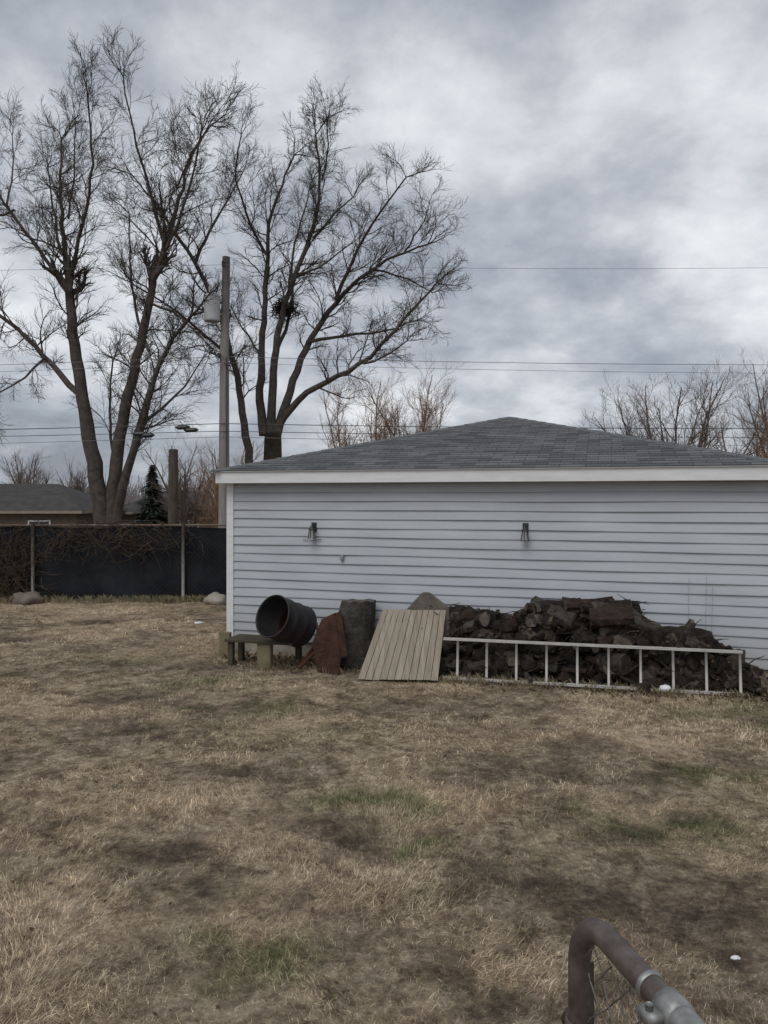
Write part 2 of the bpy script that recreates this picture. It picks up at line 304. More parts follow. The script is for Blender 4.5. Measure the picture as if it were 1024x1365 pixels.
# ---------------------------------------------------------------- clutter by the garage
wood_grey=simple('weathered_wood',(.20,.165,.12),(.34,.29,.22),3,.9,.5,14,stretch=(6,6,1))
wood_yel=simple('treated_wood',(.13,.11,.065),(.24,.20,.13),4,.9,.4)
wood_dark=simple('damp_wood',(.035,.032,.022),(.09,.08,.055),4,.9,.4)
e=empty('wooden_bench',W(.36,0,0),-TH)
a=Acc()
for i in range(3): a.box((.53,-.50-i*.15,.345),(1.0,.13,.035),M=Euler((0,0,random.uniform(-.02,.02))).to_matrix())
a.obj('top_boards',wood_dark,e,bevel=.006)
a=Acc()
for (x,y) in [(.09,-.78),(.95,-.45),(.09,-.48)]: a.box((x,y,.16),(.075,.075,.33))
a.obj('leg_dark',wood_dark,e,bevel=.006)
a=Acc(); a.box((.60,-.78,.16),(.2,.10,.33)); a.obj('leg_block',wood_yel,e,bevel=.01)
a=Acc(); a.box((0,0,.17),(.17,.07,.36)); a.box((.01,.05,.10),(.12,.06,.22)); o=a.obj('wood_block',wood_yel,None,bevel=.01); o.location=W(.10,-.30,0); o.rotation_euler=(0,0,-TH)
# barrel
drum=simple('drum_paint',(.006,.006,.008),(.024,.021,.022),6,.6,.25); rustm=simple('rust',(.03,.014,.010),(.10,.042,.026),7,.85,.4)
def lathe(prof,n=40):
    vs=[];fs=[]
    for (r,z) in prof:
        for j in range(n): t=2*math.pi*j/n; vs.append((r*math.cos(t),r*math.sin(t),z))
    for i in range(len(prof)-1):
        for j in range(n): fs.append((i*n+j,i*n+(j+1)%n,(i+1)*n+(j+1)%n,(i+1)*n+j))
    return vs,fs
e=empty('barrel'); R=.285; L=.58
prof=[(0,0),(R-.02,0),(R,.0),(R+.006,.012),(R,.025)]
for zc in (.19,.39): prof+=[(R,zc-.025),(R+.011,zc),(R,zc+.025)]
prof+=[(R,L-.02),(R+.009,L-.01),(R+.006,L),(R-.008,L),(R-.010,L-.02),(R-.012,.02),(0,.018)]
vs_,fs_=lathe(prof); a=Acc(); a.add([(x*(1+.02*math.sin(3*z+2*y)),y*(1-.03*math.sin(5*z)),z) for x,y,z in vs_],fs_); o=a.obj('drum_shell',drum,e,smooth=True)
a=Acc(); vs_,fs_=lathe([(R-.018,.021),(R-.017,.12),(R-.0165,.15)]); a.add(vs_,fs_); a.obj('rust_lining',rustm,e,smooth=True)
ax=Vector((-.56,-.72,.36)).normalized()
e.rotation_mode='QUATERNION'; e.rotation_quaternion=ax.to_track_quat('Z','Y')
e.location=Vector((-1.47,9.85,.745))-ax*L
# rusty sheet
e=empty('rusty_metal_tray',(-.78,9.80,.0),math.radians(-18))
a=Acc()
def quadsheet(a,p,th=.012):
    p=[Vector(q) for q in p]; n_=(p[1]-p[0]).cross(p[2]-p[0]).normalized()*th; a.add(p+[q+n_ for q in p],[(0,1,2,3),(7,6,5,4),(0,4,5,1),(1,5,6,2),(2,6,7,3),(3,7,4,0)])
quadsheet(a,[(-.08,0,.02),(.21,-.03,.0),(.24,.0,.22),(.06,.24,.76)])
quadsheet(a,[(-.08,0,.02),(.06,.24,.76),(-.14,.26,.66),(-.19,.06,.38)])
quadsheet(a,[(.24,0,.22),(.06,.24,.76),(.12,.30,.77),(.30,.06,.24)])
a.obj('folded_sheet',simple('rust_sheet',(.024,.014,.011),(.085,.038,.026),7,.85,.7,dist=.04),e,bevel=.003)
a=Acc(); a.tube([(-.10,.06,.0),(-.20,.22,.62)],.014,8); a.tube([(-.34,.25,.0),(-.22,.3,.5)],.016,8); a.tube([(-.42,.1,.02),(-.2,.2,.34)],.02,8); a.tube([(-.36,.0,.05),(-.12,.12,.30)],.025,8); a.obj('frame_tube',rustm,e)
def chunk(a,c,axis,r,L,sides=10,mi=0,jit=.13,endmi=None,tp=None):
    axis=Vector(axis).normalized(); q=axis.to_track_quat('Z','Y'); rings=6
    fr=[1+random.uniform(-jit,jit) for _ in range(sides)]; vs=[];fs=[]
    ex=random.uniform(.8,1.2); tp=random.uniform(-.3,.3) if tp is None else tp; bx=random.uniform(-.08,.08)*L
    for i in range(rings):
        t=i/(rings-1)-.5
        for j in range(sides):
            th=2*math.pi*j/sides; rr=r*fr[j]*(1+random.uniform(-jit,jit)*.7)*(1+tp*t)*(.9 if i in(0,rings-1) else 1)
            p=Vector((rr*math.cos(th)*ex+bx*(1-4*t*t),rr*math.sin(th)/ex,t*L+random.uniform(-.015,.015)*(i in(0,rings-1)))); vs.append(q@p+Vector(c))
    for i in range(rings-1):
        for j in range(sides): fs.append((i*sides+j,i*sides+(j+1)%sides,(i+1)*sides+(j+1)%sides,(i+1)*sides+j))
    a.add(vs,fs,mi); e_=mi if endmi is None else endmi
    a.add(vs[:sides],[tuple(reversed(range(sides)))],e_); a.add(vs[-sides:],[tuple(range(sides))],e_)
bark=simple('bark_dark',(.010,.008,.007),(.055,.045,.037),11,.95,1.0,30,dist=.05); bark2=simple('bark_grey',(.028,.025,.021),(.13,.115,.098),11,.95,1.0,30,dist=.05)
bark3=simple('bark_red',(.016,.011,.009),(.075,.050,.038),9,.95,1.0,25,dist=.05); endg=simple('log_end',(.05,.042,.034),(.15,.125,.10),12,.95,.6)
a=Acc(); chunk(a,(-.36,10.25,.45),(.04,.03,1),.245,.88,18,0,.05,1,tp=-.05); a.obj('tree_stump',[simple('stump_bark',(.035,.031,.028),(.11,.10,.088),8,.95,1,22,dist=.05),simple('stump_end',(.07,.062,.055),(.14,.125,.11),9,.9,.5)])
a=Acc()
pts=[(-.42,0),(-.30,.80),(-.06,1.07),(.04,1.07),(.30,.88),(.36,0)]
a.add([(x,0+random.uniform(-.02,.02),z) for x,z in pts]+[(x*.93,.16+random.uniform(-.02,.02),z*.97) for x,z in pts],[(5,4,3,2,1,0),(6,7,8,9,10,11)]+[(i,(i+1)%6,6+(i+1)%6,6+i) for i in range(6)])
o=a.obj('stone_slab',simple('stone',(.07,.062,.052),(.17,.15,.125),6,.95,.8,20),None,bevel=.025); o.location=(.53,9.72,0); o.rotation_euler=(math.radians(-8),0,-.2)
# leaning board panel
e=empty('wooden_pallet',(.17,9.33,.0),-math.radians(3))
Mx=Matrix.Translation((0,0,.03))@Matrix.Rotation(math.radians(-32),4,'X')
a=Acc(); nbd=11
for i in range(nbd):
    g=.003; jt=random.uniform(-.008,.008); jb=random.uniform(-.008,.008); yy=random.uniform(-.004,.004)
    xb0=-.50+i/nbd*1.0+g; xb1=-.50+(i+1)/nbd*1.0-g; xt0=-.215+i/nbd*.83+g; xt1=-.215+(i+1)/nbd*.83-g
    a.add([(xb0,yy-.01,jb),(xb1,yy-.01,jb),(xt1,yy-.01,.94+jt),(xt0,yy-.01,.94+jt),(xb0,yy+.01,jb),(xb1,yy+.01,jb),(xt1,yy+.01,.94+jt),(xt0,yy+.01,.94+jt)],[(0,1,2,3),(7,6,5,4),(0,4,5,1),(1,5,6,2),(2,6,7,3),(3,7,4,0)],i%3)
pb=[simple('pine_boards_%d'%k,tuple(np.array((.22,.185,.145))*s_),tuple(np.array((.37,.325,.26))*s_),3,.9,.5,18,stretch=(9,9,.9)) for k,s_ in enumerate((.95,1.0,1.07))]
o=a.obj('face_boards',pb,e,bevel=.002)
a=Acc()
for z,xa,xb in((.08,-.46,.49),(.45,-.34,.53),(.84,-.22,.59)): a.box(((xa+xb)/2,.05,z),(xb-xa,.07,.09))
o2=a.obj('stringers',wood_grey,e,bevel=.003)
for o_ in(o,o2): o_.matrix_local=Mx
# firewood pile
a=Acc()
def H(x):
    return float(np.interp(x,[3.0,3.3,3.9,4.3,4.6,5.2,5.7,5.85,6.1,6.5,6.75,7.0,7.15],[.5,.86,.79,.82,.94,1.03,.99,.76,.74,.70,.52,.30,.10]))
for i in range(620):
    x=random.uniform(3.0,7.1); hh=H(x); r=random.choice([random.uniform(.03,.07),random.uniform(.06,.12)]); z=random.uniform(.04,max(.08,hh-r*.8)) 
    y=-random.uniform(.14,.30+.40*(1-z/ (hh+.1)))
    if x>6.2: y=max(y,-.42)
    L_=random.uniform(.16,.42)
    ax=(random.uniform(-1,1),random.uniform(-1.2,.3),random.uniform(-.4,.4))
    chunk(a,W(x,y,z),ax,r,L_,10,random.choice([0,0,0,1,2,0,1]),.15,random.choice([0,0,3]))
for i in range(14):
    x=random.uniform(4.5,5.6); chunk(a,W(x,-.33,H(x)-.06+random.uniform(-.07,.02)),(1,random.uniform(-.4,.4),random.uniform(-.25,.15)),random.uniform(.03,.09),random.uniform(.3,.7),9,random.choice([0,2,1]),.18,3)
chunk(a,W(5.45,-.40,.83),(1,-.2,.05),.16,.5,12,2,.12,3); chunk(a,W(4.75,-.38,.86),(.8,-.6,-.35),.11,.6,12,1,.12,3); chunk(a,W(6.3,-.36,.60),(1,-.2,-.08),.10,.6,12,0,.12,3)
for i in range(420):
    x=random.uniform(3.0,7.1); z=H(x)*random.uniform(.1,1.03); y=-random.uniform(.2,.7-.3*z)
    p=Vector(W(x,y,z)); d=Vector((random.uniform(-1,1),random.uniform(-1,.3),random.uniform(-.5,.4))).normalized()*random.uniform(.08,.34)
    a.tube([p,p+d*.5+Vector((0,0,random.uniform(-.03,.03))),p+d],[.008,.006,.003],4,random.choice([0,1,2]))
a.obj('firewood_pile',[bark,bark2,bark3,endg],smooth=False)
leafm=simple('dead_leaves',(.03,.02,.013),(.13,.085,.05),14,.9,0)
a=Acc()
for i in range(4200):
    x=random.uniform(.2,7.3); 
    if random.random()<.75: x=random.uniform(3.0,7.2)
    y=-abs(random.gauss(.35,.28))-.03; hp=0
    wx=W(x,y,0); z=float(gz(wx[0],wx[1]))+random.uniform(.005,.05)
    if x>3 and -.6<y: z=max(z,random.uniform(0,.85)*H(min(x,7)))
    s_=random.uniform(.015,.035); Rm=Euler((random.uniform(-1,1),random.uniform(-1,1),random.uniform(0,6))).to_matrix()
    a.add([Rm@Vector(v)*s_+Vector((wx[0],wx[1],z)) for v in[(-1,0,0),(0,-.6,.1),(1,0,0),(0,.6,.15)]],[(0,1,2,3)])
for i in range(1100):
    y=random.uniform(2.8,15); x=random.uniform(-.6,.6)*y
    z=float(gz(x,y))+random.uniform(.005,.03); s_=random.uniform(.006,.020); Rm=Euler((random.uniform(-.6,.6),random.uniform(-.6,.6),random.uniform(0,6))).to_matrix()
    a.add([Rm@Vector(v)*s_+Vector((x,y,z)) for v in[(-1,0,0),(0,-.6,.1),(1,0,0),(0,.6,.15)]],[(0,1,2,3)])
a.obj('leaf_litter',leafm)
# ladder
alu=simple('ladder_aluminium',(.33,.32,.30),(.47,.46,.43),5,.5,.1,metal=.0)
p0=Vector((.74,9.42,0)); p1=Vector((4.12,8.60,0)); dv=(p1-p0); Ln=dv.length; angl=math.atan2(dv.y,dv.x)
e=empty('ladder',(p0.x,p0.y,.02),angl); e.rotation_euler=(math.radians(-7),0,angl)
a=Acc()
for z in(.02,.50):
    a.box((Ln/2,0,z),(Ln,.07,.006)); a.box((Ln/2,.032,z-.0 ),(Ln,.006,.032)); a.box((Ln/2,-.032,z),(Ln,.006,.032))
a.obj('side_rails',alu,e,bevel=.001)
a=Acc()
for i in range(10):
    x=.06+.12+i*(Ln-.21)/9.0; a.tube([(x,0,.01),(x,0,.51)],.0165,10)
a.obj('rungs',alu,e,smooth=True)
a=Acc(); a.box((Ln+.01,0,.02),(.03,.074,.05)); a.box((Ln+.01,0,.50),(.03,.074,.05)); a.obj('end_caps',black,e,bevel=.004)
pap=simple('white_plastic',(.6,.6,.6),(.75,.75,.76),9,.6,.2)
def crumple(name,loc,s_,m,sq=(1,1,.5)):
    import bmesh
    bm=bmesh.new(); bmesh.ops.create_icosphere(bm,subdivisions=3,radius=1)
    from mathutils import noise as mn
    off=Vector((random.uniform(0,50),)*3)
    for v in bm.verts:
        k=1+.35*mn.noise(v.co*1.4+off)+.2*mn.noise(v.co*4+off); v.co=Vector((v.co.x*k*sq[0],v.co.y*k*sq[1],v.co.z*k*sq[2]))*s_
    me=bpy.data.meshes.new(name); bm.to_mesh(me); bm.free(); me.materials.append(m); me.polygons.foreach_set('use_smooth',[True]*len(me.polygons))
    o=link(bpy.data.objects.new(name,me)); o.location=loc; return o
crumple('plastic_bag',(3.28,8.76,.07),.07,pap,(1,.6,.6))
crumple('paper_scrap',(-3.35,13.6,.03),.09,pap,(1,.8,.2)); crumple('paper_scrap',(1.74,3.72,.02),.022,pap,(1,.6,.4)); 
crumple('boulder',(-3.6,16.1,.08),.22,simple('pale_stone',(.24,.21,.18),(.38,.35,.31),4,.9,.5),(1,.9,.75))
crumple('boulder',(-7.7,16.2,.08),.27,simple('planter_brown',(.10,.085,.07),(.20,.17,.14),4,.9,.5),(1.2,.9,.7))  # rounded lump standing in for a box-like planter
a=Acc()
for lx,hh in [(6.35,.95),(6.55,.98),(6.62,.9)]: a.tube([W(lx,-.12,.05),W(lx+.02,-.10,.9),W(lx+.03,-.07,.35+hh)],.003,5)
a.obj('wire_stakes',simple('stake_metal',(.2,.2,.2),(.3,.3,.3),9,.6,0))
# ---------------------------------------------------------------- back fence
FY=16.6
e=empty('privacy_fence')
fab,nt,b=mat('black_mesh_fabric'); tc=N(nt,'ShaderNodeTexCoord'); n=noise(nt,1.4,7,.65,tc.outputs['Object']); r=ramp(nt,[(.35,(.005,.006,.009)),(.7,(.024,.026,.031))],n.outputs[0]); nt.links.new(r.outputs[0],b.inputs['Base Color']); b.inputs['Roughness'].default_value=.9; b.inputs['Specular IOR Level'].default_value=.2
vs_=[];fs_=[]; nX=260; nZ=14
for i in range(nX+1):
    x=-16+15.6*i/nX
    for j in range(nZ+1):
        z=.04+1.6*j/nZ; vs_.append((x,FY+.045+.03*math.sin(x*3.1+z*1.2)*math.sin(z*2)+.014*math.sin(x*9+z*3),z+.02*math.sin(x*2.2)*(j==nZ)))
for i in range(nX):
    for j in range(nZ): k=nZ+1; fs_.append((i*k+j,(i+1)*k+j,(i+1)*k+j+1,i*k+j+1))
a=Acc(); a.add(vs_,fs_); a.obj('fabric_screen',fab,e,smooth=True)
galv=simple('galvanised',(.13,.12,.11),(.24,.23,.21),6,.55,.2,metal=.2); frust=simple('rail_rust',(.10,.07,.05),(.20,.16,.13),6,.8,.2)
dwire=simple('dull_wire',(.03,.03,.03),(.06,.058,.055),6,.8,0)
a=Acc(); a.tube([(-16,FY,1.69),(-8,FY,1.68),(-.45,FY,1.69)],.024,8); a.obj('top_rail',frust,e,smooth=True)
a=Acc()
for x in(-14.4,-11.1,-7.75,-4.43,-1.1): a.tube([(x,FY-.03,-.1),(x,FY-.03,1.74)],.038,10)
a.obj('posts',galv,e,smooth=True)
a=Acc(); sp_=.11
xx=-16.0
while xx<-.5:
    a.tube([(xx,FY-.012,.05),(xx+1.6,FY-.012,1.66)] if xx+1.6<-.5 else [(xx,FY-.012,.05),(-.5,FY-.012,.05+(-.5-xx))],.0014,3,cap=False)
    a.tube([(xx+.0,FY-.010,.05),(max(xx-1.6,-16),FY-.010,.05+min(1.6,xx+16))],.0014,3,cap=False); xx+=sp_
a.obj('chain_link',dwire,e)
vm=simple('vine_brown',(.03,.022,.015),(.11,.08,.055),8,.95,0)
a=Acc()
def vine(x,z,n_,L_):
    for _ in range(n_):
        p=np.array([x+random.gauss(0,.35),FY-.03-random.random()*.12,z+random.gauss(0,.2)]); d=np.array([random.uniform(-1,1),random.uniform(-.2,.2),random.uniform(-1,.6)]); pts=[p]
        for k in range(5): d=d+rng.normal(0,.35,3)*[1,.3,1]; pts.append(pts[-1]+d*L_/5); 
        pts=np.array(pts); pts[:,1]=np.clip(pts[:,1],FY-.25,FY-.02); pts[:,2]=np.clip(pts[:,2],.05,1.80)
        a.tube(pts,[.007,.006,.006,.005,.004,.003],3,cap=False)
for k in range(18): vine(-8.1-random.random()*3.5,random.uniform(.2,1.6),80,.7)
for k in range(14): vine(random.uniform(-7.6,-4.6),1.45,20,.4)
a.obj('dried_vines',vm)
gw=simple('weeds',(.13,.11,.065),(.30,.25,.16),8,.95,0); a=Acc()
def tuft(x,y,n_,hh):
    for _ in range(n_):
        bx=x+random.gauss(0,.05);by=y+random.gauss(0,.04); h_=hh*random.uniform(.4,1.2); dx=random.gauss(0,.4)*h_;dy=random.gauss(0,.4)*h_; wd=.004
        a.add([(bx-wd,by,0),(bx+wd,by,0),(bx+dx*.5+wd*.7,by+dy*.5,h_*.7),(bx+dx,by+dy,h_)],[(0,1,2,3)])
for _ in range(300): tuft(random.uniform(-12,-.8),FY-.1-random.random()*.25,12,.16)
for _ in range(130):
    p=W(random.uniform(0,7.3),-random.uniform(.03,.9),0); tuft(p[0],p[1],10,.10)
for _ in range(80):
    t=random.random(); p=p0.lerp(p1,t); tuft(p.x,p.y-random.uniform(-.05,.15),9,.10)
a.obj('weeds',gw)
# ---------------------------------------------------------------- trees
tb=simple('tree_bark',(.040,.033,.028),(.105,.088,.074),6,.95,.8,20)  # bark lightened so a slight haze on the big trees is in the colour
def nrm(v): return v/(math.sqrt(v[0]*v[0]+v[1]*v[1]+v[2]*v[2])+1e-9)
def grow(a,p,d,L,r,lev,mx,up=.12,kids=6,spread=.8):
    n_=5 if lev<=1 else (4 if lev==2 else 2); pts=[p]; dd=d
    wob=.20 if lev<=1 else .22
    rn=rng.normal(0,wob,(n_,3))
    for k in range(n_): dd=nrm(dd+rn[k]+np.array([0,0,up])); pts.append(pts[-1]+dd*L/n_)
    rad=np.linspace(r,max(r*.35,.0032),n_+1); a.tube(pts,rad,6 if lev<=1 and r>.03 else (4 if lev<=1 else 3),cap=False)
    if lev>=mx: return
    nk=kids if lev<mx-1 else kids+1
    for c in range(nk):
        t=.15+.85*(c+random.random())/nk; f=min(t*n_,n_-1e-3); i=int(f); q=pts[i]+(pts[i+1]-pts[i])*(f-i); base=nrm(pts[i+1]-pts[i])
        side=nrm(np.cross(base,rng.normal(0,1,3))); ang=random.uniform(.45,1.05)*spread
        cd=nrm(base*math.cos(ang)+side*math.sin(ang)+np.array([0,0,.06]))
        grow(a,q,cd,L*random.uniform(.40,.68)*(1.1-.35*t),max(rad[i]*.55,.0040),lev+1,mx,up,kids,spread)
def traced(a,limb,r0,r1,x0,y0,sc,depth,dens=4.5,L1=1.4,mx=3,start=.3,kids=7,thin=.80):
    """limb: survey points on an elevation sketch, turned into metres around the trunk."""
    P=np.array([( (x-x0)*sc , 0, EYE+(663-y)*sc) for x,y in limb],float); P[:,0]+= (x0-512)*sc
    s_=np.r_[0,np.cumsum(np.linalg.norm(np.diff(P,axis=0),axis=1))]; tot=s_[-1]; k=max(6,int(tot/.35)); t=np.linspace(0,tot,k)
    Q=np.stack([np.interp(t,s_,P[:,i]) for i in range(3)],-1)
    for _ in range(4): Q[1:-1]=(Q[:-2]+2*Q[1:-1]+Q[2:])/4
    Q[1:-1]+=rng.normal(0,.022,(k-2,3)); u=t/tot
    if isinstance(depth,tuple): Q[:,1]=y0+depth[0]+(depth[1]-depth[0])*u
    else: Q[:,1]=y0+depth*(u**1.2)
    rad=(r0+(r1-r0)*u**.75)*thin; a.tube(Q,rad,9,jit=.05)
    nk=int(tot*dens*(1-start))
    for c in range(nk):
        uu=start+(1-start)*(c+random.random())/max(nk,1); i=min(int(uu*(k-1)),k-2); base=nrm(Q[i+1]-Q[i])
        side=nrm(np.cross(base,rng.normal(0,1,3))); ang=random.uniform(.5,1.2); cd=nrm(base*math.cos(ang)+side*math.sin(ang)+np.array([0,0,.12]))
        grow(a,Q[i],cd,L1*random.uniform(.5,1.15)*(1.15-.4*uu),min(rad[i]*.4,.028),1,mx,.04,kids)
    for _ in range(3):
        grow(a,Q[-1],nrm(nrm(Q[-1]-Q[-2])+rng.normal(0,.4,3)),L1*.75,r1*.7,1,mx,.03,kids)
a=Acc(); S=.021; A1=dict(x0=145,y0=21.0,sc=S)
a.tube([(-7.72,21,-.1),(-7.72,21,.5),(-7.72,21,1.0),(-7.7,21,1.6)],[.68,.52,.43,.34],14,jit=.08)
T1=[([(140,705),(130,640),(118,580),(108,530),(100,450),(93,390)],.32,.15,0.0,.75),
([(93,390),(84,340),(72,275),(62,205),(58,160)],.12,.03,1.2,.1),
([(93,395),(104,335),(128,285),(140,225),(140,160)],.09,.025,-1.2,.15),
([(95,395),(60,340),(24,285),(-12,235)],.09,.03,-.8,.2),
([(106,525),(72,488),(35,455),(-5,418),(-50,390)],.12,.05,.8,.25),
([(60,478),(40,510),(10,540)],.05,.02,-1,.2),
([(146,705),(152,640),(160,570),(178,490),(190,420),(200,370)],.27,.13,0.3,.6),
([(200,370),(216,310),(226,235),(238,165),(262,125)],.12,.03,(.3,1.8),.1),
([(202,365),(232,318),(258,270),(280,200)],.08,.025,(.3,-1),.15),
([(212,315),(196,240),(180,170),(178,125)],.07,.02,(.5,-.8),.15),
([(186,440),(165,385),(158,320),(150,260)],.06,.02,(.3,1.4),.2),
([(195,400),(230,410),(262,440),(290,470)],.05,.02,(.3,-.8),.2),
([(154,700),(172,625),(196,575),(212,520),(232,470),(268,432)],.20,.05,(0,-1.0),.3),
([(200,565),(230,540),(252,500),(262,470)],.06,.02,(-.5,.8),.2),
([(158,650),(140,590),(128,530),(125,470)],.07,.03,(0,1.5),.3),
([(176,600),(180,540),(196,490),(205,455)],.06,.025,(0,1.2),.2),
([(84,340),(50,250),(30,190)],.06,.02,1.6,.1),([(20,280),(-10,300),(-40,290)],.04,.02,-.5,.1),
([(226,235),(250,190),(285,150)],.04,.015,(.8,.2),.1),([(72,275),(95,215),(105,165)],.04,.015,(1,-.2),.1),([(24,285),(20,220),(5,170)],.04,.015,(-.6,.5),.1)]
for l,r0,r1,dp,st in T1: traced(a,l,r0,r1,depth=dp,start=st,**A1)
a.obj('bare_tree',tb,smooth=True)
a=Acc(); A2=dict(x0=362,y0=24.0,sc=.024)
a.tube([(-3.6,24,-.1),(-3.6,24,.8),(-3.58,24,2.2),(-3.55,24,4.4)],[.6,.40,.34,.26],14,jit=.06)
T2=[([(340,690),(336,600),(328,545),(320,490),(302,425),(272,362),(240,315)],.20,.05,(-.3,-1.5),.4),
([(240,315),(222,290),(205,270)],.05,.02,(-1.5,-2),.1),
([(272,362),(285,310),(300,265),(318,215)],.07,.02,(-1,.8),.15),
([(320,490),(285,455),(245,425),(205,402)],.07,.025,(-.5,-1.8),.25),
([(352,580),(345,530),(346,470),(349,400),(354,345),(348,290),(368,232),(386,185)],.19,.03,(0,1.2),.4),
([(350,330),(325,285),(312,235),(330,200)],.06,.02,(.6,-1),.15),
([(362,575),(366,500),(372,440),(396,372),(420,325),(432,255),(425,200)],.19,.03,(0,-1.0),.4),
([(368,470),(385,430),(388,380),(384,320),(400,260),(410,215)],.08,.02,(0,1.5),.3),
([(368,580),(384,525),(408,455),(448,394),(492,352),(540,325),(572,315)],.20,.03,(0,.8),.35),
([(448,394),(478,335),(508,290),(540,258)],.08,.025,(.3,-1.2),.15),
([(420,325),(450,275),(470,255)],.06,.02,(-.5,.5),.15),
([(370,570),(398,530),(445,508),(486,492),(520,455),(550,425),(578,395)],.15,.03,(0,-1.5),.3),
([(408,455),(465,440),(520,432),(560,412)],.08,.02,(.2,1.5),.2),
([(486,492),(515,490),(540,472)],.05,.02,(-1,-2),.2),
([(492,352),(530,350),(565,362),(582,370)],.05,.02,(.6,1.8),.1),
([(540,325),(562,300),(570,280)],.04,.02,(.8,.2),.1),
([(432,255),(445,215),(440,185)],.04,.02,(-.8,-1.2),.1),([(346,470),(320,440),(300,400)],.05,.02,(.4,1.2),.1),([(396,372),(430,370),(470,345)],.05,.02,(-.4,-1.4),.1)]
for l,r0,r1,dp,st in T2: traced(a,l,r0,r1,depth=dp,start=st,thin=.86,**A2)
t2=a.obj('bare_tree',tb,smooth=True)
a=Acc()
for _ in range(220):
    c=np.array([-3.15,23.9,8.3])+rng.normal(0,.16,3)*[1.2,1.2,.8]; d=rng.normal(0,1,3); d=d/np.linalg.norm(d)*.22; a.tube([c-d,c+d],.012,3,cap=False)
a.obj('bird_nest',bark)
def gtree(name,x,y,Ht,m,stems=6,mx=3,spread=.5,kids=6,base=-1.5,rr=.12):
    a=Acc(); 
    a.tube([(x,y,base),(x,y,base+Ht*.12)],[rr*2,rr*1.6],8)
    for k in range(stems):
        th=2*math.pi*k/stems+random.random(); s_=random.uniform(.1,1)*spread; d=nrm(np.array([math.cos(th)*s_,math.sin(th)*s_,1]))
        p=np.array([x,y,base+Ht*.1]); L=Ht*random.uniform(.6,.8); n_=9; pts=[p]
        for i in range(n_): d=nrm(d+rng.normal(0,.10,3)+np.array([0,0,.06])); pts.append(pts[-1]+d*L/n_)
        rad=np.linspace(rr,rr*.15,n_+1); a.tube(pts,rad,6)
        for c in range(16):
            u=.2+.8*(c+random.random())/16; i=min(int(u*n_),n_-1); b_=nrm(pts[i+1]-pts[i]); sd_=nrm(np.cross(b_,rng.normal(0,1,3))); an_=random.uniform(.4,.9)
            grow(a,pts[i],nrm(b_*math.cos(an_)+sd_*math.sin(an_)),Ht*.25*random.uniform(.6,1)*(1.2-.5*u),rad[i]*.5,1,mx,.1,kids)
    return a.obj(name,m,smooth=True)
far1=simple('far_bark',(.10,.075,.062),(.17,.135,.115),3,.95,0); far2=simple('far_bark_warm',(.17,.105,.07),(.26,.17,.115),3,.95,0)
gtree('bare_tree',14.6,37.5,12.0,far1,10,3,.75,6)
gtree('bare_tree',19.0,38,10.0,far2,7,3,.6,6)
gtree('bare_tree',22.5,42,13.0,far1,7,3,.5,5)
gtree('bare_tree',1.6,42,12.0,far2,7,3,.55,6); gtree('bare_tree',-1.3,40,11.0,far2,7,3,.6,6)
gtree('bare_tree',-25.5,54,8.0,far1,7,2,.6,8); gtree('bare_tree',-33,70,9.0,far1,7,2,.6,8); gtree('bare_tree',-29,71,8,far1,7,2,.6,8)
gtree('bare_tree',-12.5,48,8.4,far1,6,2,.5,8); gtree('bare_tree',-9.5,45,8.5,far2,6,2,.5,8)
a=Acc()
for i in range(2600):
    x=random.uniform(-110,110); y=random.uniform(95,120); hh=random.uniform(2.5,5.5)*(1+.35*math.sin(x*.13)+.2*math.sin(x*.41)); p=np.array([x,y,-1.6]); 
    for k in range(4):
        d=nrm(np.array([random.gauss(0,.3),0,1])); pts=[p,p+d*hh*.5,p+d*hh+rng.normal(0,.3,3)]; a.tube(pts,[.12,.09,.03],3,cap=False)
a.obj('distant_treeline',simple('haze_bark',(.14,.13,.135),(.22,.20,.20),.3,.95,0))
a=Acc(); cxp,cyp=-15.1,49.0
a.tube([(cxp,cyp,-1.5),(cxp,cyp,4.2)],[.18,.03],6)
for i in range(3200):
    u=random.random()**1.3; z=-.9+5.3*u; R_=(1-u)*2.3*(1+.25*math.sin(z*9))+.05; th=random.uniform(0,6.28); rr_=R_*random.uniform(.3,1); c=Vector((cxp+rr_*math.cos(th),cyp+rr_*math.sin(th),z-rr_*.25))
    o_=Vector((math.cos(th),math.sin(th),-.3+random.uniform(-.2,.3)))*.26; s_=Vector((-math.sin(th),math.cos(th),0))*.09
    a.add([c-o_-s_*.4,c-s_,c+o_,c+s_],[(0,1,2,3)])
a.obj('pine_tree',simple('conifer',(.014,.020,.015),(.038,.047,.035),4,.9,0))
# ---------------------------------------------------------------- utility pole, wires
e=empty('utility_pole',(-4.26,20,0))
pm=simple('pole_wood',(.15,.14,.13),(.28,.26,.245),3,.9,.4,9,stretch=(5,5,.5))
a=Acc(); a.tube([(0,0,-.2),(0,0,3),(.01,0,6),(.06,0,8.7)],[.155,.14,.12,.10],14); a.obj('pole_shaft',pm,e,smooth=True)
a=Acc(); vs_,fs_=lathe([(0,0),(.2,0),(.21,.03),(.21,.62),(.22,.64),(.2,.70),(.08,.74),(0,.75)],20); a.add([(x-.28,y-.16,z+6.95) for x,y,z in vs_],fs_); a.tube([(-.33,-.16,7.68),(-.35,-.16,7.86)],.03,8)
a.box((-.14,-.1,7.15),(.2,.06,.05)); a.box((-.14,-.1,7.5),(.2,.06,.05)); a.obj('transformer',simple('transformer_grey',(.30,.31,.32),(.37,.38,.39),4,.6,.05),e,smooth=False)
